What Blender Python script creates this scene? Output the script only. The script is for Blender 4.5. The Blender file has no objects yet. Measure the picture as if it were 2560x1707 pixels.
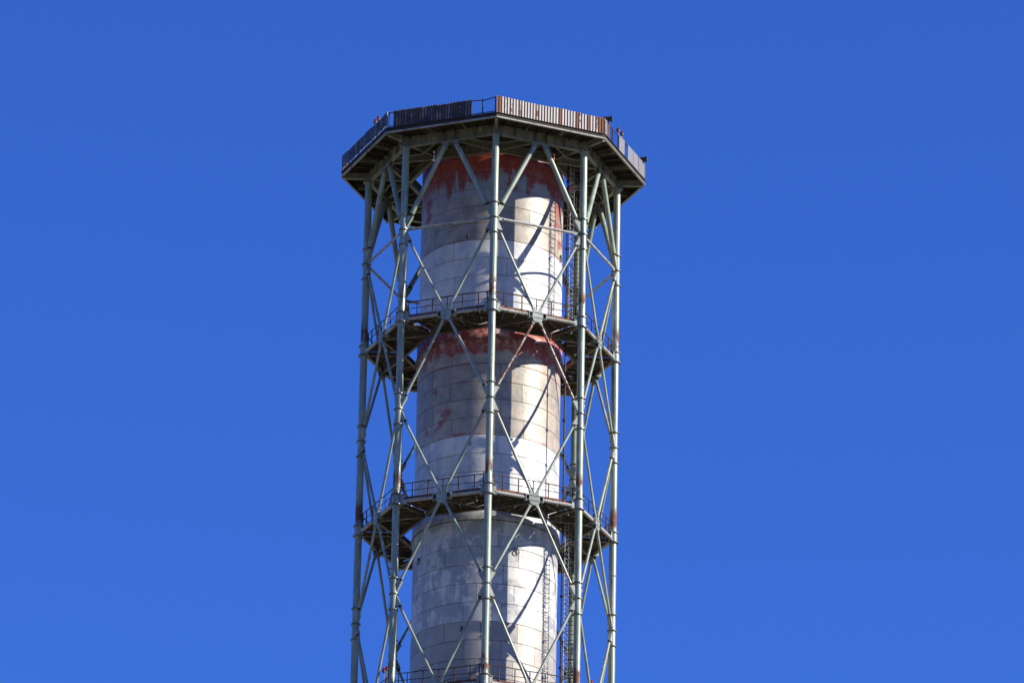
import bpy, math, random
from mathutils import Vector, Matrix
random.seed(7)
R_ = math.radians
scene = bpy.context.scene
col = scene.collection

# ------------------------------------------------------------------ camera, sky, sun, exposure
GZ = 1.7                                             # eye height above the ground; heights below are given above the eye
cam_d = bpy.data.cameras.new('camera'); cam = bpy.data.objects.new('camera', cam_d); col.objects.link(cam)
YAW, PITCH, ROLL = R_(0.2381657), R_(22.67020708), R_(1.12088305)
fw = Vector((math.sin(YAW)*math.cos(PITCH), math.cos(YAW)*math.cos(PITCH), math.sin(PITCH)))
rt = Vector((math.cos(YAW), -math.sin(YAW), 0)); up = rt.cross(fw)
r2 = math.cos(ROLL)*rt + math.sin(ROLL)*up; u2 = -math.sin(ROLL)*rt + math.cos(ROLL)*up
M = Matrix((r2, u2, -fw)).transposed().to_4x4(); M.translation = Vector((0, -340, GZ)); cam.matrix_world = M
cam_d.sensor_width = 36; cam_d.lens = 36*14453.233/2560
cam_d.clip_start = 1; cam_d.clip_end = 30000
scene.camera = cam

SUN_AZ, SUN_EL = 76.5, 27.5                          # degrees right of the line tower-to-camera, and above the horizon
az = R_(SUN_AZ)
sd = Vector((math.sin(az)*math.cos(R_(SUN_EL)), -math.cos(az)*math.cos(R_(SUN_EL)), math.sin(R_(SUN_EL))))
world = bpy.data.worlds.new('World'); scene.world = world; world.use_nodes = True
wn, wl = world.node_tree.nodes, world.node_tree.links
wn.clear()
sky = wn.new('ShaderNodeTexSky'); sky.sky_type = 'NISHITA'; sky.sun_disc = False
sky.sun_elevation = R_(SUN_EL); sky.sun_rotation = math.atan2(sd.x, sd.y)
sky.altitude = 300; sky.air_density = 1.0; sky.dust_density = 0.0; sky.ozone_density = 3.0
tint = wn.new('ShaderNodeMix'); tint.data_type = 'RGBA'; tint.blend_type = 'MULTIPLY'; tint.inputs[0].default_value = 1
wl.new(sky.outputs[0], tint.inputs[6]); tint.inputs[7].default_value = (0.30, 0.60, 1.46, 1)
bg = wn.new('ShaderNodeBackground'); bg.inputs[1].default_value = 0.068
wo = wn.new('ShaderNodeOutputWorld'); wl.new(tint.outputs[2], bg.inputs[0]); wl.new(bg.outputs[0], wo.inputs[0])

sun_d = bpy.data.lights.new('sun', 'SUN'); sun = bpy.data.objects.new('sun', sun_d); col.objects.link(sun)
sun_d.energy = 5.0; sun_d.angle = R_(0.53); sun_d.color = (1.0, 0.93, 0.79)
sun.rotation_euler = sd.to_track_quat('Z', 'Y').to_euler(); sun.location = (60, -20, 220)

scene.view_settings.view_transform = 'Standard'; scene.view_settings.look = 'None'
scene.view_settings.gamma = 1; scene.view_settings.use_curve_mapping = False
scene.view_settings.exposure = 0.92
scene.render.engine = 'CYCLES'

# ------------------------------------------------------------------ materials
class NT:
    def __init__(s, name):
        s.m = bpy.data.materials.new(name); s.m.use_nodes = True
        s.n, s.l = s.m.node_tree.nodes, s.m.node_tree.links
        s.b = s.n['Principled BSDF']
        s.pos = s.n.new('ShaderNodeNewGeometry').outputs['Position']
        s.rnd = s.n.new('ShaderNodeObjectInfo').outputs['Random']
        x = s.n.new('ShaderNodeSeparateXYZ'); s.l.new(s.pos, x.inputs[0])
        s.x, s.y, s.z = x.outputs
    def put(s, sock, v):
        if isinstance(v, (int, float)):
            sock.default_value = v
        elif isinstance(v, tuple):
            sock.default_value = v if len(v) == len(sock.default_value) else (*v, 1)
        else:
            s.l.new(v, sock)
    def math(s, op, a, b=0.0, c=None, clamp=False):
        n = s.n.new('ShaderNodeMath'); n.operation = op; n.use_clamp = clamp
        s.put(n.inputs[0], a); s.put(n.inputs[1], b)
        if c is not None: s.put(n.inputs[2], c)
        return n.outputs[0]
    def add(s, a, b): return s.math('ADD', a, b)
    def sub(s, a, b): return s.math('SUBTRACT', a, b)
    def mul(s, a, b): return s.math('MULTIPLY', a, b)
    def mx(s, a, b): return s.math('MAXIMUM', a, b)
    def step(s, v, lo, hi):
        n = s.n.new('ShaderNodeMapRange'); n.interpolation_type = 'SMOOTHSTEP'
        s.put(n.inputs[0], v)
        if lo < hi: n.inputs[1].default_value, n.inputs[2].default_value, n.inputs[3].default_value, n.inputs[4].default_value = lo, hi, 0, 1
        else: n.inputs[1].default_value, n.inputs[2].default_value, n.inputs[3].default_value, n.inputs[4].default_value = hi, lo, 1, 0
        return n.outputs[0]
    def noise(s, scale, detail=4, rough=.55, stretch=None, off=(0, 0, 0), dist=0):
        v = s.n.new('ShaderNodeMapping'); s.l.new(s.pos, v.inputs[0])
        v.inputs['Location'].default_value = off
        if stretch: v.inputs['Scale'].default_value = stretch
        n = s.n.new('ShaderNodeTexNoise'); s.l.new(v.outputs[0], n.inputs['Vector'])
        n.inputs['Scale'].default_value = scale; n.inputs['Detail'].default_value = detail
        n.inputs['Roughness'].default_value = rough; n.inputs['Distortion'].default_value = dist
        return n.outputs[0]
    def mix(s, f, a, b, mode='MIX'):
        n = s.n.new('ShaderNodeMix'); n.data_type = 'RGBA'; n.blend_type = mode
        s.put(n.inputs[0], f); s.put(n.inputs[6], a); s.put(n.inputs[7], b)
        return n.outputs[2]
    def gray(s, v):
        n = s.n.new('ShaderNodeCombineColor')
        for i in range(3): s.l.new(v, n.inputs[i])
        return n.outputs[0]
    def near(s, p, r, warp=None):                     # soft ball mask around a point of the flue's skin
        n = s.n.new('ShaderNodeVectorMath'); n.operation = 'DISTANCE'
        s.l.new(s.pos, n.inputs[0]); n.inputs[1].default_value = p
        d = n.outputs['Value']
        if warp is not None: d = s.add(d, warp)
        return s.mul(s.step(d, r, r*.4), .8)
    def done(s, color, rough=.6, bump=None, strength=.2, dist=.02, metal=0.0):
        s.put(s.b.inputs['Base Color'], color); s.put(s.b.inputs['Roughness'], rough); s.b.inputs['Metallic'].default_value = metal
        if bump is not None:
            n = s.n.new('ShaderNodeBump'); n.inputs['Strength'].default_value = strength; n.inputs['Distance'].default_value = dist
            s.l.new(bump, n.inputs['Height']); s.l.new(n.outputs[0], s.b.inputs['Normal'])
        return s.m

TH0 = R_(0.749)
def skin(deg, z, r=4.57):
    t = R_(deg) + TH0
    return (r*math.sin(t), -r*math.cos(t), z + GZ)

PLAT = [140.74, 128.50, 116.07]                      # walkway levels (lower flange of each leg joint)
GUS = [147.07, 134.88, 122.63]                       # gusset levels half way up each bay
TOPZ = 152.82                                        # leg heads

def mat_flue():
    t = NT('flue paint')
    big = t.noise(.55, 5, .6); mid = t.noise(1.3, 5, .6, off=(3, 7, 1)); fine = t.noise(5, 6, .65)
    drip = t.noise(1.6, 5, .6, stretch=(1, 1, .22), off=(9, 2, 5))
    streak = t.noise(5, 4, .6, stretch=(1, 1, .06), off=(1, 4, 0))
    z = t.sub(t.z, GZ)
    white = (.56, .54, .49); beige = (.235, .205, .168); red = (.29, .042, .015); grey = (.185, .195, .215)
    wob = t.mul(t.sub(fine, .5), .10)
    zw = t.add(z, wob)
    def between(lo, hi, v=zw, w=.03): return t.mul(t.step(v, lo-w, lo+w), t.step(v, hi+w, hi-w))
    # cream bands on white
    bandm = t.mx(t.mx(between(147.09, 160), between(133.80, 140.0)), between(100, 121.45))
    beige2 = t.mix(t.step(mid, .35, .65), beige, (.345, .29, .22))
    c = t.mix(t.step(drip, .42, .66), white, (.46, .46, .465))
    c = t.mix(bandm, c, beige2)
    # lower band is cooler and greyer
    c = t.mix(t.mul(between(100, 121.45), .6), c, (.31, .295, .285))
    cloud = t.mul(t.step(t.add(t.mul(t.noise(.9, 6, .62, off=(4, 4, 9)), .65), t.mul(drip, .35)), .46, .60), .42)
    c = t.mix(t.mul(cloud, t.sub(1.0, t.mul(bandm, .5))), c, (.29, .30, .32))
    # thinned, grey weathering on the upper white section
    pat = t.mul(between(121.5, 128.9), t.step(t.add(t.mul(big, .6), t.mul(mid, .45)), .51, .565))
    blk = t.mul(between(121.5, 127.2), t.mul(t.step(t.rnd, .60, .64), t.step(t.add(t.mul(drip, .6), t.mul(mid, .4)), .46, .54)))
    c = t.mix(t.mul(t.mx(t.mul(pat, .8), t.mul(blk, .7)), .78), c, grey)
    pat2 = t.mul(between(128.9, 133.7), t.step(t.add(t.mul(big, .45), t.mul(mid, .55)), .52, .62))
    c = t.mix(t.mul(pat2, .55), c, (.27, .285, .32))
    pat3 = t.mul(between(144.2, 147.0), t.step(mid, .5, .6))
    c = t.mix(t.mul(pat3, .4), c, (.30, .31, .34))
    c = t.mix(t.mul(t.step(t.add(z, t.mul(t.sub(big, .5), 2.0)), 149.8, 150.6), .8), c, (.26, .26, .275))
    # red primer at the head of the two upper sections, ragged lower edge
    rag = t.add(t.mul(t.sub(drip, .5), 4.2), t.mul(t.sub(big, .5), 3.2))
    redm = t.step(t.add(z, rag), 151.0, 151.5)
    rag2 = t.add(t.mul(t.sub(drip, .5), 1.8), t.mul(t.sub(big, .5), 2.6))
    redm = t.mx(redm, t.mul(t.step(t.add(z, rag2), 139.2, 139.6), t.step(z, 141.9, 141.6)))
    # red lines along plate seams, chipped
    chip = t.step(mid, .46, .54)
    redm = t.mx(redm, t.mul(between(147.06, 147.16, w=.03), t.mul(t.step(big, .50, .56), .8)))
    redm = t.mx(redm, t.mul(between(138.55, 138.70, w=.05), t.add(.15, t.mul(t.step(t.add(t.mul(mid, .5), t.mul(fine, .5)), .44, .56), .7))))
    redm = t.mx(redm, t.mul(between(133.82, 133.98, w=.05), t.step(mid, .55, .62)))
    wn_ = t.mul(t.sub(mid, .5), 1.6)
    wf_ = t.mul(t.sub(fine, .5), 1.2)
    wb = t.add(wn_, wf_)
    for dg, zz, r in ((-40, 135.5, .50), (-43, 134.9, .36), (-47, 137.2, .30), (-58, 134.7, .30), (-27, 133.95, .32),
                      (-64, 150.4, .60), (-64, 149.5, .45), (-52, 151.4, .7), (12, 150.9, .38), (67, 150.6, 1.0), (68, 149.3, .8), (72, 148.2, .6), (66, 151.6, 1.0)):
        redm = t.mx(redm, t.near(skin(dg, zz), r, wb))
    redc = t.mix(t.step(fine, .35, .7), red, (.20, .034, .017))
    worn = t.step(t.add(t.mul(t.noise(2.6, 6, .7, off=(8, 1, 6)), .55), t.mul(big, .45)), .50, .60)
    redm = t.mul(redm, t.sub(1.0, t.mul(worn, t.sub(.55, t.mul(t.step(z, 151.4, 152.4), .42)))))
    c = t.mix(redm, c, redc)
    # rust runs and soot
    run = t.mul(t.step(streak, .60, .78), .30)
    c = t.mix(run, c, (.22, .15, .10))
    c = t.mix(t.mul(t.step(fine, .66, .76), .35), c, (.12, .11, .11))
    tone = t.add(t.mul(t.rnd, .24), .84)
    c = t.mix(1, c, t.gray(tone), 'MULTIPLY')
    c = t.mix(1, c, t.gray(t.add(.86, t.mul(mid, .26))), 'MULTIPLY')
    return t.done(c, t.add(.34, t.mul(fine, .3)), t.add(t.add(t.mul(big, 2.5), t.mul(mid, .8)), t.mul(fine, .3)), .30, .05)

def mat_paint(name, base, rust=.62, dirt=.5, joints=False, spots=.70, tintv=.18):
    t = NT(name)
    big = t.noise(.9, 5, .6); fine = t.noise(6, 6, .65, off=(5, 1, 2)); st = t.noise(4, 5, .6, stretch=(1, 1, .12)); sp = t.noise(11, 3, .5, off=(2, 8, 3))
    c = t.mix(t.rnd, base, tuple(min(1, v*(1+tintv)) for v in (base[0]*1.02, base[1], base[2]*1.05)))
    c = t.mix(t.mul(t.step(st, .48, .7), dirt), c, tuple(v*.62 for v in base))
    c = t.mix(t.mul(t.step(big, .5, .7), .35), c, (.34, .36, .27))
    grime = t.noise(1.4, 6, .65, stretch=(1.6, 1.6, .35), off=(7, 3, 1))
    c = t.mix(t.mul(t.step(grime, .50, .64), .55), c, tuple(v*.48 for v in base))
    c = t.mix(t.mul(t.step(grime, .44, .34), .5), c, (.40, .43, .40))
    rm = t.step(t.add(t.mul(big, .5), t.mul(fine, .5)), rust, rust+.06)
    if joints:
        z = t.sub(t.z, GZ)
        for i, p in enumerate(PLAT):
            w = t.mul(t.step(z, p+.75, p+1.15), t.step(z, p+2.6, p+1.7))
            rm = t.mx(rm, t.mul(w, t.step(t.add(t.mul(st, .5), t.mul(big, .55)), .475, .53)))
    c = t.mix(rm, c, t.mix(fine, (.16, .055, .028), (.07, .03, .02)))
    c = t.mix(t.mul(t.step(sp, spots, spots+.04), .85), c, (.035, .032, .03))
    return t.done(c, t.add(.36, t.mul(rm, .45)), t.add(fine, t.mul(rm, .6)), .25, .01)

def mat_rust(name, a, b, pale=None, rough=.85, thr=.55):
    t = NT(name)
    n = t.noise(1.7, 6, .65); f = t.noise(9, 5, .6)
    c = t.mix(t.step(n, .35, .65), a, b)
    if pale: c = t.mix(t.step(t.add(t.mul(n, .5), t.mul(f, .5)), thr, thr+.06), c, pale)
    c = t.mix(1, c, t.gray(t.add(.75, t.mul(t.rnd, .5))), 'MULTIPLY')
    return t.done(c, rough, f, .4, .01)

def mat_sheet():
    t = NT('corrugated sheet')
    at = t.n.new('ShaderNodeAttribute'); at.attribute_name = 'rib'
    n = t.noise(2.2, 5, .65); f = t.noise(14, 5, .6, stretch=(1, 1, .3))
    v = t.add(at.outputs['Fac'], t.mul(t.sub(t.add(t.mul(n, .6), t.mul(f, .4)), .5), 1.1))
    rs = t.step(v, .50, .64)
    c = t.mix(rs, (.34, .34, .335), t.mix(f, (.20, .075, .035), (.085, .035, .022)))
    c = t.mix(t.mul(t.step(f, .52, .7), .3), c, (.22, .16, .12))
    cg = t.n.new('ShaderNodeAttribute'); cg.attribute_name = 'shade_tone'
    c = t.mix(t.mul(cg.outputs['Fac'], t.step(n, .85, .40)), c, (.040, .037, .036))  # left-side sheets darkened to paint in their shade; the rest vary slightly
    m = t.done(c, t.add(.42, t.mul(rs, .4)), f, .2, .005)
    t.l.new(t.mul(t.sub(1.0, rs), .25), t.b.inputs['Metallic'])      # bare zinc where it has not rusted
    return m

def mat_plain(name, c, rough=.5, metal=0.0):
    t = NT(name); n = t.noise(8, 4)
    return t.done(t.mix(n, tuple(v*.8 for v in c), tuple(min(1, v*1.2) for v in c)), rough, None, metal=metal)

def mat_ground():
    t = NT('ground')
    n = t.noise(.02, 6, .6); f = t.noise(.6, 5, .6)
    c = t.mix(t.step(n, .42, .6), (.20, .18, .10), (.145, .135, .07))
    c = t.mix(1, c, t.gray(t.add(.7, t.mul(f, .6))), 'MULTIPLY')
    return t.done(c, .95, f, .3, .05)

FLUE = mat_flue()
SHELL = mat_plain('soot steel', (.05, .045, .045), .9)
GREEN = mat_paint('pale green paint', (.188, .230, .170), .60, .7, True, .66)
TUBE = mat_paint('brace paint', (.205, .240, .186), .61, .40, False, .70)
RTUBE = mat_paint('rusted brace paint', (.26, .22, .18), .46, .5, False, .66)
HUB = mat_paint('joint paint', (.200, .228, .195), .63, .45, False, .74)
EDGE = mat_paint('edge tube paint', (.29, .29, .265), .54, .4, False, .66)
RING = mat_paint('ring paint', (.085, .098, .078), .60, .5, False, .66)
GIRD = mat_paint('girder paint', (.145, .152, .130), .60, .55, False, .68)
WGIRD = mat_paint('walkway girder paint', (.080, .077, .066), .53, .6, False, .64)
DECK = mat_rust('deck rust', (.035, .022, .015), (.075, .046, .030), (.17, .14, .11), .9, .60)
TDECK = mat_rust('top deck rust', (.014, .011, .010), (.036, .023, .017), None)
RAIL = mat_rust('rail rust', (.020, .011, .010), (.048, .021, .016), None, .8)
TOE = mat_rust('toe board rust', (.055, .024, .018), (.15, .055, .034), (.30, .25, .20), .85, .60)
PIPE = mat_rust('pipe rust', (.022, .010, .009), (.06, .020, .015), None, .75)
BARS = mat_rust('ladder steel', (.030, .027, .026), (.055, .042, .036), None, .7)
LRAIL = mat_paint('ladder rail paint', (.30, .31, .28), .60, .4)
SHEET = mat_sheet()
REDG = mat_plain('red lamp glass', (.18, .007, .006), .12)
BLACK = mat_plain('black lamp housing', (.012, .012, .014), .45)
GREYM = mat_plain('grey lamp post', (.09, .09, .095), .5)
GROUND = mat_ground()

# ------------------------------------------------------------------ mesh helpers
class MB:
    def __init__(s): s.v, s.f, s.sm = [], [], []
    def face(s, idx, smooth=False): s.f.append(idx); s.sm.append(smooth)
    def obox(s, c, ax, ay, az, hx, hy, hz):
        c = Vector(c); i = len(s.v)
        for sx in (-1, 1):
            for sy in (-1, 1):
                for sz in (-1, 1): s.v.append(c + ax*hx*sx + ay*hy*sy + az*hz*sz)
        for q in ((0, 1, 3, 2), (4, 6, 7, 5), (0, 4, 5, 1), (2, 3, 7, 6), (0, 2, 6, 4), (1, 5, 7, 3)): s.face(tuple(i+k for k in q))
        return s
    def box(s, lo, hi):
        c = [(a+b)/2 for a, b in zip(lo, hi)]; h = [(b-a)/2 for a, b in zip(lo, hi)]
        return s.obox(c, Vector((1, 0, 0)), Vector((0, 1, 0)), Vector((0, 0, 1)), *h)
    def tube(s, p0, p1, r, n=10, r1=None, cap=True):
        p0, p1 = Vector(p0), Vector(p1); d = (p1-p0).normalized(); r1 = r if r1 is None else r1
        a = Vector((0, 0, 1)) if abs(d.z) < .9 else Vector((1, 0, 0))
        x = d.cross(a).normalized(); y = d.cross(x); i = len(s.v)
        for p, rr in ((p0, r), (p1, r1)):
            for k in range(n):
                t = 2*math.pi*k/n; s.v.append(p + x*rr*math.cos(t) + y*rr*math.sin(t))
        for k in range(n): s.face((i+k, i+n+k, i+n+(k+1) % n, i+(k+1) % n), True)
        if cap:
            j = len(s.v); s.v += s.v[i:i+2*n]
            s.face(tuple(j+k for k in range(n))); s.face(tuple(j+n+k for k in reversed(range(n))))
        return s
    def path(s, pts, r, n=6, closed=False):
        m = len(pts); pts = [Vector(p) for p in pts]
        for k in range(m if closed else m-1): s.tube(pts[k], pts[(k+1) % m], r, n)
        return s
    def prism(s, pts, axis, h):                       # planar polygon thickened by h either side along axis
        axis = Vector(axis).normalized(); n = len(pts); i = len(s.v)
        for sg in (-1, 1): s.v += [Vector(p) + axis*h*sg for p in pts]
        s.face(tuple(i+k for k in reversed(range(n)))); s.face(tuple(i+n+k for k in range(n)))
        for k in range(n): s.face((i+k, i+(k+1) % n, i+n+(k+1) % n, i+n+k))
        return s
    def ibeam(s, p0, p1, h, w, tf=.03, tw=.02):       # p0, p1 at mid height
        p0, p1 = Vector(p0), Vector(p1); d = p1-p0; L = d.length/2; d.normalize(); c = (p0+p1)/2
        z = Vector((0, 0, 1)); n = d.cross(z).normalized(); z = n.cross(d)
        s.obox(c, d, n, z, L, tw/2, h/2-tf); s.obox(c+z*(h/2-tf/2), d, n, z, L, w/2, tf/2); s.obox(c-z*(h/2-tf/2), d, n, z, L, w/2, tf/2)
        return s
    def ring(s, c, ri, ro, h, n=20):
        c = Vector(c); i = len(s.v)
        for rr, zz in ((ri, -h/2), (ro, -h/2), (ro, h/2), (ri, h/2)):
            for k in range(n):
                t = 2*math.pi*k/n; s.v.append(c + Vector((rr*math.cos(t), rr*math.sin(t), zz)))
        for a in range(4):
            b = (a+1) % 4
            for k in range(n): s.face((i+a*n+k, i+a*n+(k+1) % n, i+b*n+(k+1) % n, i+b*n+k))
        return s
    def mesh(s, name):
        m = bpy.data.meshes.new(name); m.from_pydata([tuple(v) for v in s.v], [], s.f)
        m.polygons.foreach_set('use_smooth', s.sm); m.update()
        import bmesh
        b = bmesh.new(); b.from_mesh(m); bmesh.ops.recalc_face_normals(b, faces=b.faces); b.to_mesh(m); b.free()
        return m

def obj(name, mesh, mat, parent=None, rot=0.0, loc=(0, 0, 0)):
    if isinstance(mesh, MB): mesh = mesh.mesh(name)
    if mat is not None and not mesh.materials: mesh.materials.append(mat)
    o = bpy.data.objects.new(name, mesh); col.objects.link(o)
    o.parent = parent; o.location = loc; o.rotation_euler = (0, 0, R_(rot))
    return o
def thing(name, label, cat, loc=(0, 0, 0), rotz=0.0, group=None):
    o = bpy.data.objects.new(name, None); col.objects.link(o); o.empty_display_size = .3
    o.location = loc; o.rotation_euler = (0, 0, rotz); o['label'] = label; o['category'] = cat
    if group: o['group'] = group
    return o
def copy_tree(o, parent=None):
    c = o.copy(); col.objects.link(c); c.parent = parent
    for ch in o.children: copy_tree(ch, c)
    return c
X, Y, Z = Vector((1, 0, 0)), Vector((0, 1, 0)), Vector((0, 0, 1))

# ------------------------------------------------------------------ ground
g = MB(); n = 64
g.v = [Vector((0, 0, 0))] + [Vector((9000*math.cos(2*math.pi*k/n), 9000*math.sin(2*math.pi*k/n), 0)) for k in range(n)]
for k in range(n): g.face((0, k+1, (k+1) % n+1))
go = obj('ground', g, GROUND); go['kind'] = 'structure'

# ------------------------------------------------------------------ the flue: shell and curved plates
RF = 4.55
flue = thing('chimney_flue', 'tall white and cream steel chimney flue with red primer patches inside the lattice tower', 'chimney', (0, 0, 0), TH0)
def cyl(r, z0, z1, n=96):
    m = MB()
    for z in (z0, z1): m.v += [Vector((r*math.sin(2*math.pi*k/n), -r*math.cos(2*math.pi*k/n), z)) for k in range(n)]
    for k in range(n): m.face((k, (k+1) % n, n+(k+1) % n, n+k), True)
    return m
FT = 154.15
inner = cyl(RF-.035, 100+GZ, FT+GZ); k0 = len(inner.v)
lip = cyl(RF-.25, 100+GZ, FT+GZ)                       # the open mouth: inner wall and lip
inner.v += lip.v
for f in lip.f: inner.face(tuple(k0+i for i in reversed(f)), True)
for k in range(96): inner.face((96+k, 96+(k+1) % 96, k0+96+(k+1) % 96, k0+96+k))
obj('shell', inner, SHELL, flue)
obj('lower_shaft', cyl(RF, 0, 110.4+GZ), FLUE, flue)
def plate(span, h):
    m = MB(); gap = .013/RF; n = max(3, round(math.degrees(span)/4))
    a = [-(span/2-gap) + (span-2*gap)*k/n for k in range(n+1)]
    ro, ri = RF, RF-.03; hz = h/2-.012; b = .008
    def row(r, z): return [Vector((r*math.sin(t), -r*math.cos(t), z)) for t in a]
    i = 0; m.v += row(ro, -hz+b); m.v += row(ro, hz-b)
    for k in range(n): m.face((k, k+1, n+1+k+1, n+1+k), True)
    for z, zb in ((-hz, -hz+b), (hz, hz-b)):
        j = len(m.v); m.v += row(ro, zb); m.v += row(ri, z)
        for k in range(n): m.face((j+k, j+k+1, j+n+1+k+1, j+n+1+k))
    for t in (a[0], a[-1]):
        j = len(m.v)
        for r, z in ((ro, -hz+b), (ro, hz-b), (ri, hz), (ri, -hz)): m.v.append(Vector((r*math.sin(t), -r*math.cos(t), z)))
        m.face((j, j+1, j+2, j+3))
    return m
seams = []
z = 133.8
for k in range(-19, 0): seams.append((133.8+1.235*k, 1.235, k))
for k in range(0, 11): seams.append((133.8+1.208*k, 1.208, k))
for k in range(11, 17): seams.append((133.8+1.208*k, 1.1765, k)) if False else seams.append((147.088+(k-11)*1.1766, 1.1766, k))
pm = {}
for z0, h, k in seams:
    cnt = 12 if z0 < 128.4 else 6
    key = (cnt, round(h, 4))
    if key not in pm: pm[key] = plate(2*math.pi/cnt, h).mesh('plate'); pm[key].materials.append(FLUE)
    off = (-2 if k % 2 == 0 else 39) if cnt == 6 else (-4 if k % 2 == 0 else 11)
    off += random.uniform(-3, 3)
    for q in range(cnt):
        o = obj('plate', pm[key], None, flue, off + 360/cnt*q, (0, 0, z0+h/2+GZ))
        s_ = 1 + random.uniform(-.0012, .0012); o.scale = (s_, s_, 1)
for p in PLAT:                                         # skirts where the flue passes a walkway
    m = MB(); n = 96
    prof = [(RF+.005, p-1.25), (RF+.075, p-.50), (RF+.075, p+.95), (RF+.005, p+.95)]
    for r, zz in prof: m.v += [Vector((r*math.sin(2*math.pi*k/n), -r*math.cos(2*math.pi*k/n), zz+GZ)) for k in range(n)]
    for a in range(3):
        for k in range(n): m.face((a*n+k, a*n+(k+1) % n, (a+1)*n+(k+1) % n, (a+1)*n+k), True)
    sk = obj('skirt', m, FLUE, flue)
    obj('stiffening_rim', MB().ring((0, 0, p-.42+GZ), RF+.06, RF+.15, .04, 72), WGIRD, sk)
for dg, zz in ((24.3, 126.2), (-65.2, 126.2), (72.6, 147.26), (-20, 147.3), (-15, 133.2), (-18, 120.9)):
    q_ = .15 if dg in (24.3, -65.2, 72.6) else .06; t = R_(dg); c = Vector((math.sin(t), -math.cos(t), 0)); tx = Vector((math.cos(t), math.sin(t), 0))
    pts = [c*(RF+.09) + tx*q_*math.cos(a) + Z*(q_*1.1*math.sin(a)-.05) + Z*(zz+GZ) for a in [2*math.pi*k/10 for k in range(10)]]
    lug = MB().path(pts, .03, 6, True); lug.obox(c*(RF+.03)+Z*(zz+.14+GZ), tx, c, Z, .05, .09, .08)
    obj('lifting_ring', lug, BARS, flue)

# ------------------------------------------------------------------ lattice tower
RL = 8.0; AP = RL*math.cos(R_(22.5)); HC = RL*math.sin(R_(22.5))
HUBZ = [p+.20 for p in PLAT]
tower = thing('lattice_tower', 'octagonal lattice tower of pale green tubular steel legs and braces around the chimney', 'tower', (0, 0, 0), TH0)
def zz(v): return v + GZ
leg_m = MB()
leg_m.tube((0, -RL, 0), (0, -RL, zz(TOPZ)), .228, 20); leg_m = leg_m.mesh('leg'); leg_m.materials.append(GREEN)
def ringm(z, ro, h=.05, ri=.2): m = MB().ring((0, -RL, zz(z)), ri, ro, h).mesh('flange_ring'); m.materials.append(RING); return m
rings = [ringm(TOPZ, .37, .06)]
for p in PLAT: rings += [ringm(p, .37), ringm(p+.66, .35)]
for q in GUS: rings += [ringm(q-1.03, .315), ringm(q, .315), ringm(q+1.03, .315)]
sl = []
for p in PLAT:
    m = MB().tube((0, -RL, zz(p+.03)), (0, -RL, zz(p+.63)), .262, 20).mesh('joint_sleeve'); m.materials.append(HUB); sl.append(m)
def ends(zg, zn, un=0.0):                              # unit vector from leg axis (at the gusset) to the node, in the plane of a side
    a = Vector((-HC, -AP, zz(zg))); b = Vector((un, -AP, zz(zn))); d = b-a
    return a, b, d.normalized(), d.length
def gusset(zg, zn, un, w, s1, mirror):
    a, b, d, L = ends(zg, zn, un); nrm = Vector((-d.z, 0, d.x)); sg = 1 if d.z > 0 else -1
    hi, lo = a+d*(s1-.10)+nrm*w*.75*sg, a+d*s1-nrm*w*sg          # hi side lies towards the leg
    pts = [a+X*.16+Z*.03*sg, lo, hi, a+X*.16+Z*.66*sg]
    m = MB(); f = -1 if mirror else 1
    P = [Vector((p.x*f, p.y, p.z)) for p in pts]
    for oy in (-.10, .10): m.prism([p+Y*oy for p in P], Y, .012)
    for i, j in ((0, 1), (2, 3)):
        e = P[j]-P[i]; c = (P[i]+P[j])/2; ex = e.normalized(); m.obox(c, ex, Y, ex.cross(Y), e.length/2, .087, .012)
    me = m.mesh('gusset_plate'); me.materials.append(HUB if w < .19 else GREEN); return me
gm = []                                                # (mesh, side sign)
spec = []                                              # braces: gusset level, node level, node offset, radius
spec.append((GUS[0], TOPZ-.10, -.30, .165)); spec.append((GUS[0], HUBZ[0], 0, .088))
for i in (1, 2): spec.append((GUS[i], HUBZ[i-1], 0, .090)); spec.append((GUS[i], HUBZ[i], 0, .088))
for zg, zn, un, r in spec:
    w = .19 if r > .1 else .145; s1 = 1.05 if r > .1 else .95
    gm.append((gusset(zg, zn, un, w, s1, False), 1)); gm.append((gusset(zg, zn, un, w, s1, True), -1))
brk = []
for p in PLAT:
    for sg in (-1, 1):
        m = MB(); u = -sg*(HC-.40)
        m.box((u-.10, -AP-.07, zz(p+.05)), (u+.10, -AP-.045, zz(p+.60))); m.box((u-.10, -AP+.045, zz(p+.05)), (u+.10, -AP+.07, zz(p+.60)))
        m.box((u-.16, -AP-.12, zz(p+.022)), (u+.16, -AP+.12, zz(p+.047))); m.box((u-.16, -AP-.12, zz(p+.605)), (u+.16, -AP+.12, zz(p+.628)))
        me = m.mesh('end_bracket'); me.materials.append(HUB); brk.append((me, sg))
hd = MB().box((-.25, -RL-.22, zz(TOPZ+.035)), (.25, -RL+.25, zz(TOPZ+.64)))
for sx in (-.255, .235): hd.box((sx, -RL-.34, zz(TOPZ+.035)), (sx+.02, -RL-.222, zz(TOPZ+.60)))
hd = hd.mesh('leg_head'); hd.materials.append(GIRD)
for k in range(8):
    lg = obj('leg', leg_m, None, tower, 45*k)
    for m in rings: obj('flange_ring', m, None, lg)
    for m in sl: obj('joint_sleeve', m, None, lg)
    obj('leg_head', hd, None, lg)
    for m, sg in gm: obj('gusset_plate', m, None, lg, 22.5*sg)
    for m, sg in brk: obj('end_bracket', m, None, lg, 22.5*sg)
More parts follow.
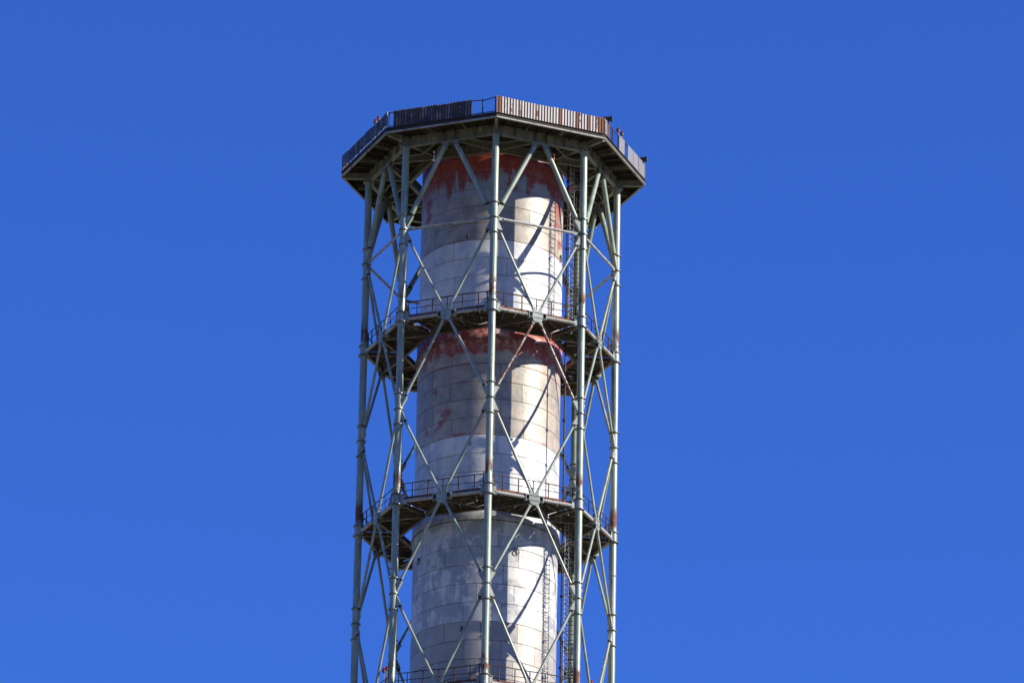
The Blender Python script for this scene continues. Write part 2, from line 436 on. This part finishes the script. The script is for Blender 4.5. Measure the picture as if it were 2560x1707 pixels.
# braces (side frame: u along the side, the leg of the side's start at u = -HC)
def brace_meshes(zg, zn, un, r):
    out = []
    a, b, d, L = ends(zg, zn, un); s0 = 1.16 if r > .1 else 1.05; s1 = L-(.30 if r > .1 else .46)
    for f in (1, -1):
        F = lambda p: Vector((p.x*f, p.y, p.z))
        m = MB().tube(F(a+d*(s0+.03)), F(a+d*s1), r, 12).mesh('brace')
        dd = F(d); fk = []
        for c0, c1 in ((s0-.32, s0+.03), (s1, s1+.26)):
            t = MB(); c = F(a+d*((c0+c1)/2)); t.obox(c, dd, Y, dd.cross(Y), (c1-c0)/2, .05 if c0 < s0-.1 else .018, r*.9)
            fk.append(t.mesh('end_fork')); fk[-1].materials.append(RAIL if c0 < s0 else HUB)  # leg-end forks coloured dark to paint the shade inside the hollow gusset
        out.append((m, fk))
    return out
def mesh_with(m, mat):
    c = m.copy(); c.materials.clear(); c.materials.append(mat); return c
for zg, zn, un, r in spec:
    for f, (m, fk) in zip((1, -1), brace_meshes(zg, zn, un, r)):
        clean, rusty = mesh_with(m, GREEN if r > .1 else TUBE), mesh_with(m, RTUBE)
        for k in range(8):
            rust = (k == 0 and zg == GUS[1] and zn > zg) or (k == 3 and zg == GUS[2])
            bo = obj('brace', rusty if rust else clean, None, tower, 22.5+45*k+random.uniform(-.12, .12), (0, 0, random.uniform(-.025, .025)))
            for e in fk: obj('end_fork', e, None, bo)
            if rust and k == 0: bo['label'] = 'rust-brown brace under the uppermost walkway'
ht = MB().tube((-HC+.62, -AP, zz(GUS[0])), (HC-.62, -AP, zz(GUS[0])), .085, 12).mesh('horizontal_tube'); ht.materials.append(EDGE)
tg = []
for sx in (-1, 1):
    m = MB().box((sx*(HC-.42)-.22, -AP-.015, zz(GUS[0]-.10)), (sx*(HC-.42)+.22, -AP+.015, zz(GUS[0]+.10))).mesh('end_tongue'); m.materials.append(GREEN); tg.append(m)
for k in range(8):
    o = obj('horizontal_tube', ht, None, tower, 22.5+45*k)
    for m in tg: obj('end_tongue', m, None, o)
# node hubs at the middle of every side
def hub(zh):
    m = MB(); z0 = zz(zh)
    poly = [(-.36, -.15), (-.30, -.34), (-.16, -.46), (.16, -.46), (.30, -.34), (.36, -.15), (.36, .15), (.30, .30), (-.30, .30), (-.36, .15)]
    for oy in (-.12, .12): m.prism([Vector((x, -AP+oy, z0+z)) for x, z in poly], Y, .013)
    for zc in (-.165, .165): m.box((-.60, -AP-.17, z0+zc-.012), (.60, -AP+.17, z0+zc+.012))
    for sx in (-1, 1):
        m.box((sx*.58-.018, -AP-.16, z0-.24), (sx*.58+.018, -AP+.16, z0+.24))
        m.box((sx*.10-.015, -AP-.107, z0-.44), (sx*.10+.015, -AP+.107, z0+.28))
        for up_ in (-1, 1):                            # forks that take the braces
            d = Vector((sx*3.06, 0, up_*6.1)).normalized(); c = Vector((0, -AP, z0)) + d*.46
            for oy in (-.075, .075): m.obox(c+Y*oy, d, Y, d.cross(Y), .17, .010, .095)
    me = m.mesh('node_hub'); me.materials.append(HUB); return me
for zh in HUBZ:
    m = hub(zh)
    for k in range(8): obj('node_hub', m, None, tower, 22.5+45*k)

# ------------------------------------------------------------------ walkway platforms
RI = 5.42; API = RI*math.cos(R_(22.5)); HCI = RI*math.sin(R_(22.5))
def walkway(level, label):
    w = thing('walkway_platform', label, 'platform', (0, 0, zz(level)), TH0, 'octagonal walkways ringing the chimney')
    # z measured from the lower leg flange
    et = []
    for sx in (-1, 1):
        m = MB().tube((sx*(HC-.47), -AP, .20), (sx*.60, -AP, .20), .112, 14)
        m.tube((sx*(HC-.56), -AP, .20), (sx*(HC-.47), -AP, .20), .135, 14) if False else None
        me = m.mesh('edge_tube'); me.materials.append(EDGE); et.append(me)
    ib = []
    for sx in (-1, 1):
        t = R_(22.5*sx); e = Vector((RI*math.sin(t), -RI*math.cos(t), .12)); s = Vector((sx*.22, -AP+.16, .12))
        m = MB().ibeam(s, e - (e-s).normalized()*.16, .40, .20).mesh('diagonal_girder'); m.materials.append(WGIRD); ib.append(m)
    inn = MB().ibeam((-HCI+.08, -API, .15), (HCI-.08, -API, .15), .32, .18).mesh('inner_girder'); inn.materials.append(WGIRD)
    rad = MB().ibeam((0, -RI-.14, .16), (0, -RL+.42, .16), .24, .14, .02, .015).mesh('radial_beam'); rad.materials.append(WGIRD)
    ang = []
    for sx in (-1, 1):
        m = MB().obox(Vector((sx*1.75, -6.35, .22)), Vector((.80, .60*sx, 0)).normalized(), Vector((-.60*sx, .80, 0)).normalized(), Z, .95, .035, .04)
        me = m.mesh('angle_brace'); me.materials.append(WGIRD); ang.append(me)
    jo = MB().box((-.05, -AP+.18, .20), (.05, -API-.12, .31)).mesh('joist'); jo.materials.append(WGIRD)
    toe = MB().box((-HC+.40, -AP+.135, .34), (HC-.40, -AP+.155, .53)).mesh('toe_board'); toe.materials.append(TOE)
    lip = MB().box((-HC+.36, -AP+.05, .30), (HC-.36, -AP+.13, .40)).mesh('edge_angle'); lip.materials.append(TOE)
    RY = -AP+.12
    post = MB().box((-.028, RY-.045, .30), (.028, RY+.012, 1.40)).mesh('rail_post'); post.materials.append(RAIL)
    for k in range(8):
        a = 22.5+45*k
        for m in et: obj('edge_tube', m, None, w, a)
        for m in ib: obj('diagonal_girder', m, None, w, a)
        for m in ang: obj('angle_brace', m, None, w, a)
        obj('inner_girder', inn, None, w, a); obj('radial_beam', rad, None, w, 45*k); obj('joist', jo, None, w, a)
        obj('toe_board', toe, None, w, a); obj('edge_angle', lip, None, w, a)
        # rails, each very slightly bent
        for zr, rr in ((1.40, .030), (.93, .022)):
            us = [-HC+.22, -2.05, -1.0, 0, 1.03, 2.08, HC-.22]
            pts = [(u, RY-.02+random.uniform(-.015, .015), zr+(random.uniform(-.03, .022) if 0 < i < 6 else 0)) for i, u in enumerate(us)]
            obj('rail', MB().path(pts, rr, 6), RAIL, w, a)
        for u in (-2.62, -2.05, -1.0, 0.0, 1.03, 2.08, 2.68):
            o = obj('rail_post', post, None, w, a)
            ar = R_(a); o.location = (u*math.cos(ar), u*math.sin(ar), 0)
        # conduit clipped under the edge, sagging between clips
        if k in (0, 1, 7):
            pts = [(u, -AP+.30, .06+.05*abs(math.sin(3*u))+random.uniform(-.02, .02)) for u in [-HC+.5+.32*i for i in range(17)]]
            obj('conduit', MB().path(pts, .02, 5), BARS, w, a)
        # deck plates with corroded holes
        N = 7
        for q in range(N):
            m = MB(); nx, ny = 3, 5; jit = random.uniform(-.02, .02); drop = random.uniform(0, .03)
            def P(i, j, z):
                v = j/ny; hw = (HC-.12)*(1-v) + (HCI-.04)*v; y = -(AP-.16)*(1-v) - (API+.02)*v
                f = (q + .015 + .97*i/nx)/N
                return Vector((-hw+2*hw*f, y, z+jit*.5 + (0 if 0 < i < nx else drop*(j/ny-.5))))
            grid = {}
            for i in range(nx+1):
                for j in range(ny+1):
                    dx = random.uniform(-.09, .09) if 0 < i < nx else 0; dy = random.uniform(-.09, .09) if 0 < j < ny else 0
                    for s, z in ((0, .325), (1, .345)):
                        p = P(i, j, z); p.x += dx; p.y += dy; m.v.append(p); grid[i, j, s] = len(m.v)-1
            holes = {(i, j) for i in range(nx) for j in range(ny) if random.random() < (.025 if k in (1, 2) else .008)}
            if len(holes) > 3: holes = set(list(holes)[:3])
            cells = [(i, j) for i in range(nx) for j in range(ny) if (i, j) not in holes]
            for i, j in cells:
                for s in (0, 1): m.face((grid[i, j, s], grid[i+1, j, s], grid[i+1, j+1, s], grid[i, j+1, s]))
                for (di, dj), e in (((-1, 0), ((i, j), (i, j+1))), ((1, 0), ((i+1, j), (i+1, j+1))), ((0, -1), ((i, j), (i+1, j))), ((0, 1), ((i, j+1), (i+1, j+1)))):
                    if (i+di, j+dj) not in cells: m.face((grid[e[0]+(0,)], grid[e[1]+(0,)], grid[e[1]+(1,)], grid[e[0]+(1,)]))
            obj('deck_plate', m, DECK, w, a)
    return w
for p, lb in ((PLAT[0], 'uppermost of the open walkways, rust-streaked, one bay below the corrugated top deck'),
              (PLAT[1], 'middle open walkway with brown railing, two bays below the corrugated top deck'),
              (PLAT[2], 'lowest open walkway, its railing just above the bottom edge of the photo')):
    walkway(p, lb)

# ------------------------------------------------------------------ top deck
RO = 9.82; APO = RO*math.cos(R_(22.5)); HCO = RO*math.sin(R_(22.5))
top = thing('top_deck', 'dark octagonal top deck with corrugated rusty parapet crowning the tower', 'platform', (0, 0, zz(TOPZ)), TH0)
og = MB().ibeam((-HC+.29, -AP, .32), (HC-.29, -AP, .32), .66, .28, .035, .025)
for u in (-.42, -.30, .30, .42, -1.7, 1.7): og.box((u-.012, -AP-.135, .03), (u+.012, -AP-.014, .61))
og = og.mesh('outer_girder'); og.materials.append(GIRD)
ig = MB().ibeam((-HCI+.09, -API, .30), (HCI-.09, -API, .30), .62, .24, .035, .025).mesh('inner_girder'); ig.materials.append(GIRD)
nb = MB()                                              # bracket under the girder that takes the thick braces
for oy in (-.09, .09): nb.prism([Vector((x, -AP+oy, z)) for x, z in ((-.62, -.015), (-.62, -.10), (-.45, -.50), (-.30, -.50), (-.12, -.16), (.12, -.16), (.30, -.50), (.45, -.50), (.62, -.10), (.62, -.015))], Y, .013)
nb.box((-.66, -AP-.16, -.014), (.66, -AP+.16, -.001)); nb = nb.mesh('brace_bracket'); nb.materials.append(GIRD)
can = MB().ibeam((0, -RL-.36, .44), (0, -RO+.10, .44), .40, .20, .025, .02).mesh('cantilever_beam'); can.materials.append(GIRD)
rad = MB().ibeam((0, -RI-.15, .42), (0, -RL+.28, .42), .44, .20, .025, .02).mesh('radial_beam'); rad.materials.append(GIRD)
dg = []
for sx in (-1, 1):
    t = R_(22.5*sx); e = Vector((RI*math.sin(t), -RI*math.cos(t), .20)); s = Vector((sx*.30, -AP+.20, .20)); d = (e-s).normalized()
    m = MB().ibeam(s, e-d*.18, .36, .18, .025, .02).mesh('diagonal_girder'); m.materials.append(GIRD); dg.append(m)
    m = MB().obox(Vector((sx*1.9, -6.55, .06)), Vector((.75, .66*sx, 0)).normalized(), Vector((-.66*sx, .75, 0)).normalized(), Z, .95, .04, .045).mesh('angle_brace'); m.materials.append(GIRD); dg.append(m)
ec = MB().box((-HCO+.03, -APO+.03, .40), (HCO-.03, -APO+.05, .475)); ec.box((-HCO+.05, -APO-.01, .375), (HCO-.05, -APO+.12, .399))
ec = ec.mesh('edge_channel'); ec.materials.append(EDGE)
fb = MB().box((-HCO+.03, -APO+.06, .43), (HCO-.03, -APO+.08, .70)); fb.box((-HCO+.03, -APO-.02, .701), (HCO-.03, -APO+.12, .725))
fb = fb.mesh('fascia_board'); fb.materials.append(TDECK)
NJ = 9
for k in range(8):
    a = 22.5+45*k
    obj('outer_girder', og, None, top, a); obj('inner_girder', ig, None, top, a); obj('brace_bracket', nb, None, top, a)
    obj('cantilever_beam', can, None, top, 45*k); obj('radial_beam', rad, None, top, 45*k)
    for m in dg: obj(m.name.split('.')[0], m, None, top, a)
    obj('edge_channel', ec, None, top, a); obj('fascia_board', fb, None, top, a)
    for q in range(NJ):
        if q:
            f = q/NJ
            uo, ui = -HCO+2*HCO*f, -HCI+2*HCI*f
            m = MB().prism([Vector((uo-.05, -APO+.09, .655)), Vector((uo+.05, -APO+.09, .655)), Vector((ui+.05, -API-.12, .655)), Vector((ui-.05, -API-.12, .655))], Z, .015)
            m.prism([Vector((uo-.012, -APO+.09, .56)), Vector((uo+.012, -APO+.09, .56)), Vector((uo*.8+ui*.2+.012, -AP-.15, .56)), Vector((uo*.8+ui*.2-.012, -AP-.15, .56))], Z, .079)
            obj('joist', m, GIRD if q % 3 == 0 else TDECK, top, a)
        f0, f1 = (q+.01)/NJ, (q+.99)/NJ; zp = .69+random.uniform(-.012, .012)
        m = MB().prism([Vector((-HCO+2*HCO*f0, -APO+.085, zp)), Vector((-HCO+2*HCO*f1, -APO+.085, zp)), Vector((-HCI+2*HCI*f1, -API+.05, zp)), Vector((-HCI+2*HCI*f0, -API+.05, zp))], Z, .012)
        obj('deck_plate', m, TDECK, top, a)
# corrugated parapet sheets: (side, start, end) as fractions of the side
PB, PT = .74, 1.86
rib_p = .196
def sheet(k, f0, f1, shady=0.0, gapz=0.0):
    u0, u1 = -HCO+2*HCO*f0, -HCO+2*HCO*f1; nrib = max(1, round((u1-u0)/rib_p)); per = (u1-u0)/nrib; done = 0
    while done < nrib:
        nn = min(5, nrib-done); nn = nrib-done if nrib-done-nn == 1 else nn
        prof, rv = [], []
        for r in range(nn):
            b = u0+per*(done+r); x = random.random()
            val = .10+.34*random.random()**1.5 if x < .58 else random.uniform(.42, .75)
            if f1 > .93 and done+r > nrib-4 and k == 0: val = random.uniform(.55, .8)
            if k == 0 and done+r < 2: val = .8
            if k == 1 and f0 > .2: val *= .45
            for du, dy in ((.0, .0), (.50, .0), (.58, .042), (.92, .042)):
                prof.append((b+per*du, dy)); rv.append(val if dy == 0 else .72)
        prof.append((u0+per*(done+nn), .0)); rv.append(.5)
        m = MB(); yo = -APO+.03+random.uniform(0, .03); zb = PB+gapz+random.uniform(-.015, .015); zt = PT+random.uniform(-.035, .03)
        n = len(prof)
        for lay in (0, .008):
            for zc in (zb, zt): m.v += [Vector((u, yo+dy+lay, zc)) for u, dy in prof]
        for i in range(n-1):
            m.face((i, i+1, n+i+1, n+i)); m.face((2*n+i, 3*n+i, 3*n+i+1, 2*n+i+1))
            m.face((i, 2*n+i, 2*n+i+1, i+1)); m.face((n+i, n+i+1, 3*n+i+1, 3*n+i))
        m.face((0, n, 3*n, 2*n)); m.face((n-1, 3*n-1, 4*n-1, 2*n-1))
        me = m.mesh('parapet_sheet')
        at = me.attributes.new('rib', 'FLOAT', 'POINT'); at.data.foreach_set('value', rv*4)
        at = me.attributes.new('shade_tone', 'FLOAT', 'POINT'); cv = max(0, shady+random.uniform(-.15, .1)) if shady else random.uniform(0, .12); at.data.foreach_set('value', [cv]*len(rv)*4)
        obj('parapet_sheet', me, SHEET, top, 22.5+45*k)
        done += nn
sheet(0, .0, 1.0)
sheet(1, .0, .13); sheet(1, .37, .50); sheet(1, .58, 1.0)
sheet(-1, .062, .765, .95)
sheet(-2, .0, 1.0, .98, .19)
sheet(2, .0, .35); sheet(-3, .55, 1.0); sheet(3, .2, .6)
for k in range(8):                                     # rail frame behind and between the sheets
    a = 22.5+45*k; RY = -APO+.13
    for zr, rr in ((1.80, .034), (1.30, .022) if k in (2, 3, 4, 5) else (.86, .028)):
        pts = [(u, RY+random.uniform(-.012, .012), zr+random.uniform(-.02, .02)) for u in (-HCO+.08, -2.2, -.8, .6, 2.0, HCO-.10)]
        if k == 7 and zr > 1.5: pts = [(-HCO+.08, RY, 1.80), (-2, RY, 1.80), (1.9, RY, 1.80), (2.9, RY, 1.72), (HCO-.10, RY, 1.84)]
        obj('rail', MB().path(pts, rr, 6), RAIL, top, a)
    for u in (-3.62, -3.15, -2.1, -1.0, .1, 1.2, 1.98, 2.75, 3.62):
        obj('rail_post', MB().box((u-.03, RY-.03, .72), (u+.03, RY+.03, 1.82)), RAIL, top, a)

# ------------------------------------------------------------------ ladders and pipe in the gap beside the flue
LT, LR = 61.5, 5.72
def ladder(label, z0, z1):
    t = R_(LT)+TH0; L = thing('caged_ladder', label, 'ladder', (LR*math.sin(t), -LR*math.cos(t), zz(z0)), t+R_(4), 'caged ladders beside the chimney')
    h = z1-z0                                          # local: -Y outwards, X along the rungs
    for sx in (-1, 1): obj('ladder_rail', MB().box((sx*.30-.03, -.02, 0), (sx*.30+.03, .02, h)), LRAIL, L)
    rm = MB().tube((-.27, 0, 0), (.27, 0, 0), .016, 6).mesh('rung'); rm.materials.append(LRAIL)
    for k in range(1, int(h/.32)): obj('rung', rm, None, L, 0, (0, 0, .32*k))
    hp = [(.36*math.sin(b), -.36+.42*math.cos(b)*1.0, 0) for b in [R_(35+29*i) for i in range(11)]]
    hm = MB().path([(.30, -.02, 0)]+hp+[(-.30, -.02, 0)], .022, 6).mesh('cage_hoop'); hm.materials.append(BARS)
    zc = 1.9
    while zc < h-.1: obj('cage_hoop', hm, None, L, 0, (0, 0, zc)); zc += .62
    for b in (100, 180, 260):
        bb = R_(b); x, y = .36*math.sin(bb)*.985, -.36+.42*math.cos(bb)*.985
        obj('cage_bar', MB().box((x-.018, y-.010, 1.9), (x+.018, y+.010, h-.1)), BARS, L)
    return L
ladder('caged ladder between the corrugated top deck and the uppermost walkway', PLAT[0]+.35, TOPZ+.66)
ladder('caged ladder between the middle walkway and the lowest walkway', PLAT[2]+.35, PLAT[1]+1.2)
t = R_(58.0)+TH0; px, py = 5.60*math.sin(t), -5.60*math.cos(t)
pipe = thing('riser_pipe', 'thin dark rust-red vertical pipe running down beside the chimney', 'pipe', (px, py, 0), t)
obj('pipe_run', MB().tube((0, 0, 0), (0, 0, zz(TOPZ+.2)), .055, 10), PIPE, pipe)
cm = MB().box((-.09, -.085, -.07), (.09, .085, .07)).mesh('pipe_clamp'); cm.materials.append(PIPE)
zc = 112.0
while zc < 152: obj('pipe_clamp', cm, None, pipe, 0, (0, 0, zz(zc))); zc += 2.35

# ------------------------------------------------------------------ lamps
def warning_lamp(x, y, z0, zh, label):
    L = thing('warning_lamp', label, 'lamp', (x, y, zz(z0)), 0, 'red obstruction lamps'); h = zh-z0
    obj('post', MB().tube((0, 0, 0), (0, 0, h-.16), .030, 8), GREYM, L)
    b = MB().tube((0, 0, h-.17), (0, 0, h-.09), .075, 12, .105); b.tube((0, 0, h-.09), (0, 0, h-.05), .125, 14); obj('base_cup', b, GREYM, L)
    g = MB(); n = 14; pr = [(.105, -.05), (.115, .02), (.10, .08), (.065, .125), (.0, .14)]
    for i in range(len(pr)-1): g.tube((0, 0, h+pr[i][1]), (0, 0, h+pr[i+1][1]), pr[i][0], n, max(pr[i+1][0], .002), cap=False)
    obj('glass_dome', g, REDG, L); obj('guard_cap', MB().tube((0, 0, h+.135), (0, 0, h+.16), .05, 10), GREYM, L)
DZ = TOPZ+.70
warning_lamp(-7.60, -4.97, DZ, 154.95, 'red lamp peeking over the left parapet of the top deck, left of its pair')
warning_lamp(-7.39, -5.44, DZ, 154.95, 'red lamp peeking over the left parapet of the top deck, right of its pair')
warning_lamp(7.92, -4.11, DZ, 155.10, 'red lamp on post at right of top deck, higher one of two')
warning_lamp(8.18, -3.59, DZ, 155.10, 'red lamp on post at right of top deck, lower one of two')
PZ = PLAT[2]+.36
warning_lamp(-6.09, -3.84, PZ, 118.35, 'red lamp on the lowest walkway at bottom left, left of its pair')
warning_lamp(-5.90, -4.12, PZ, 118.38, 'red lamp on the lowest walkway at bottom left, right of its pair')
warning_lamp(6.71, -2.61, PZ, 118.26, 'single red lamp on the lowest walkway at bottom right, cut by the photo edge')
def floodlight(x, y, rz, label):
    L = thing('floodlight', label, 'floodlight', (x, y, zz(DZ)), rz, 'black floodlights on the parapet'); h = 1.36
    obj('post', MB().box((-.03, -.03, 0), (.03, .03, h-.12)), BLACK, L)
    obj('yoke', MB().box((-.05, -.16, h-.14), (.05, .16, h-.11)).box((-.03, -.165, h-.13), (.03, -.15, h+.04)).box((-.03, .15, h-.13), (.03, .165, h+.04)), BLACK, L)
    b = MB().tube((-.28, 0, h), (.12, 0, h), .16, 16); b.tube((.12, 0, h), (.25, 0, h), .16, 16, .185); b.tube((.25, 0, h), (.29, 0, h), .20, 16); obj('housing', b, BLACK, L)
    obj('lens', MB().tube((.291, 0, h), (.298, 0, h), .16, 16), SHELL, L)
floodlight(7.20, -6.20, R_(-6), 'black drum floodlight above the right end of the rusty front parapet')
floodlight(9.60, -.12, R_(-6), 'black drum floodlight at the far right corner of the top deck')
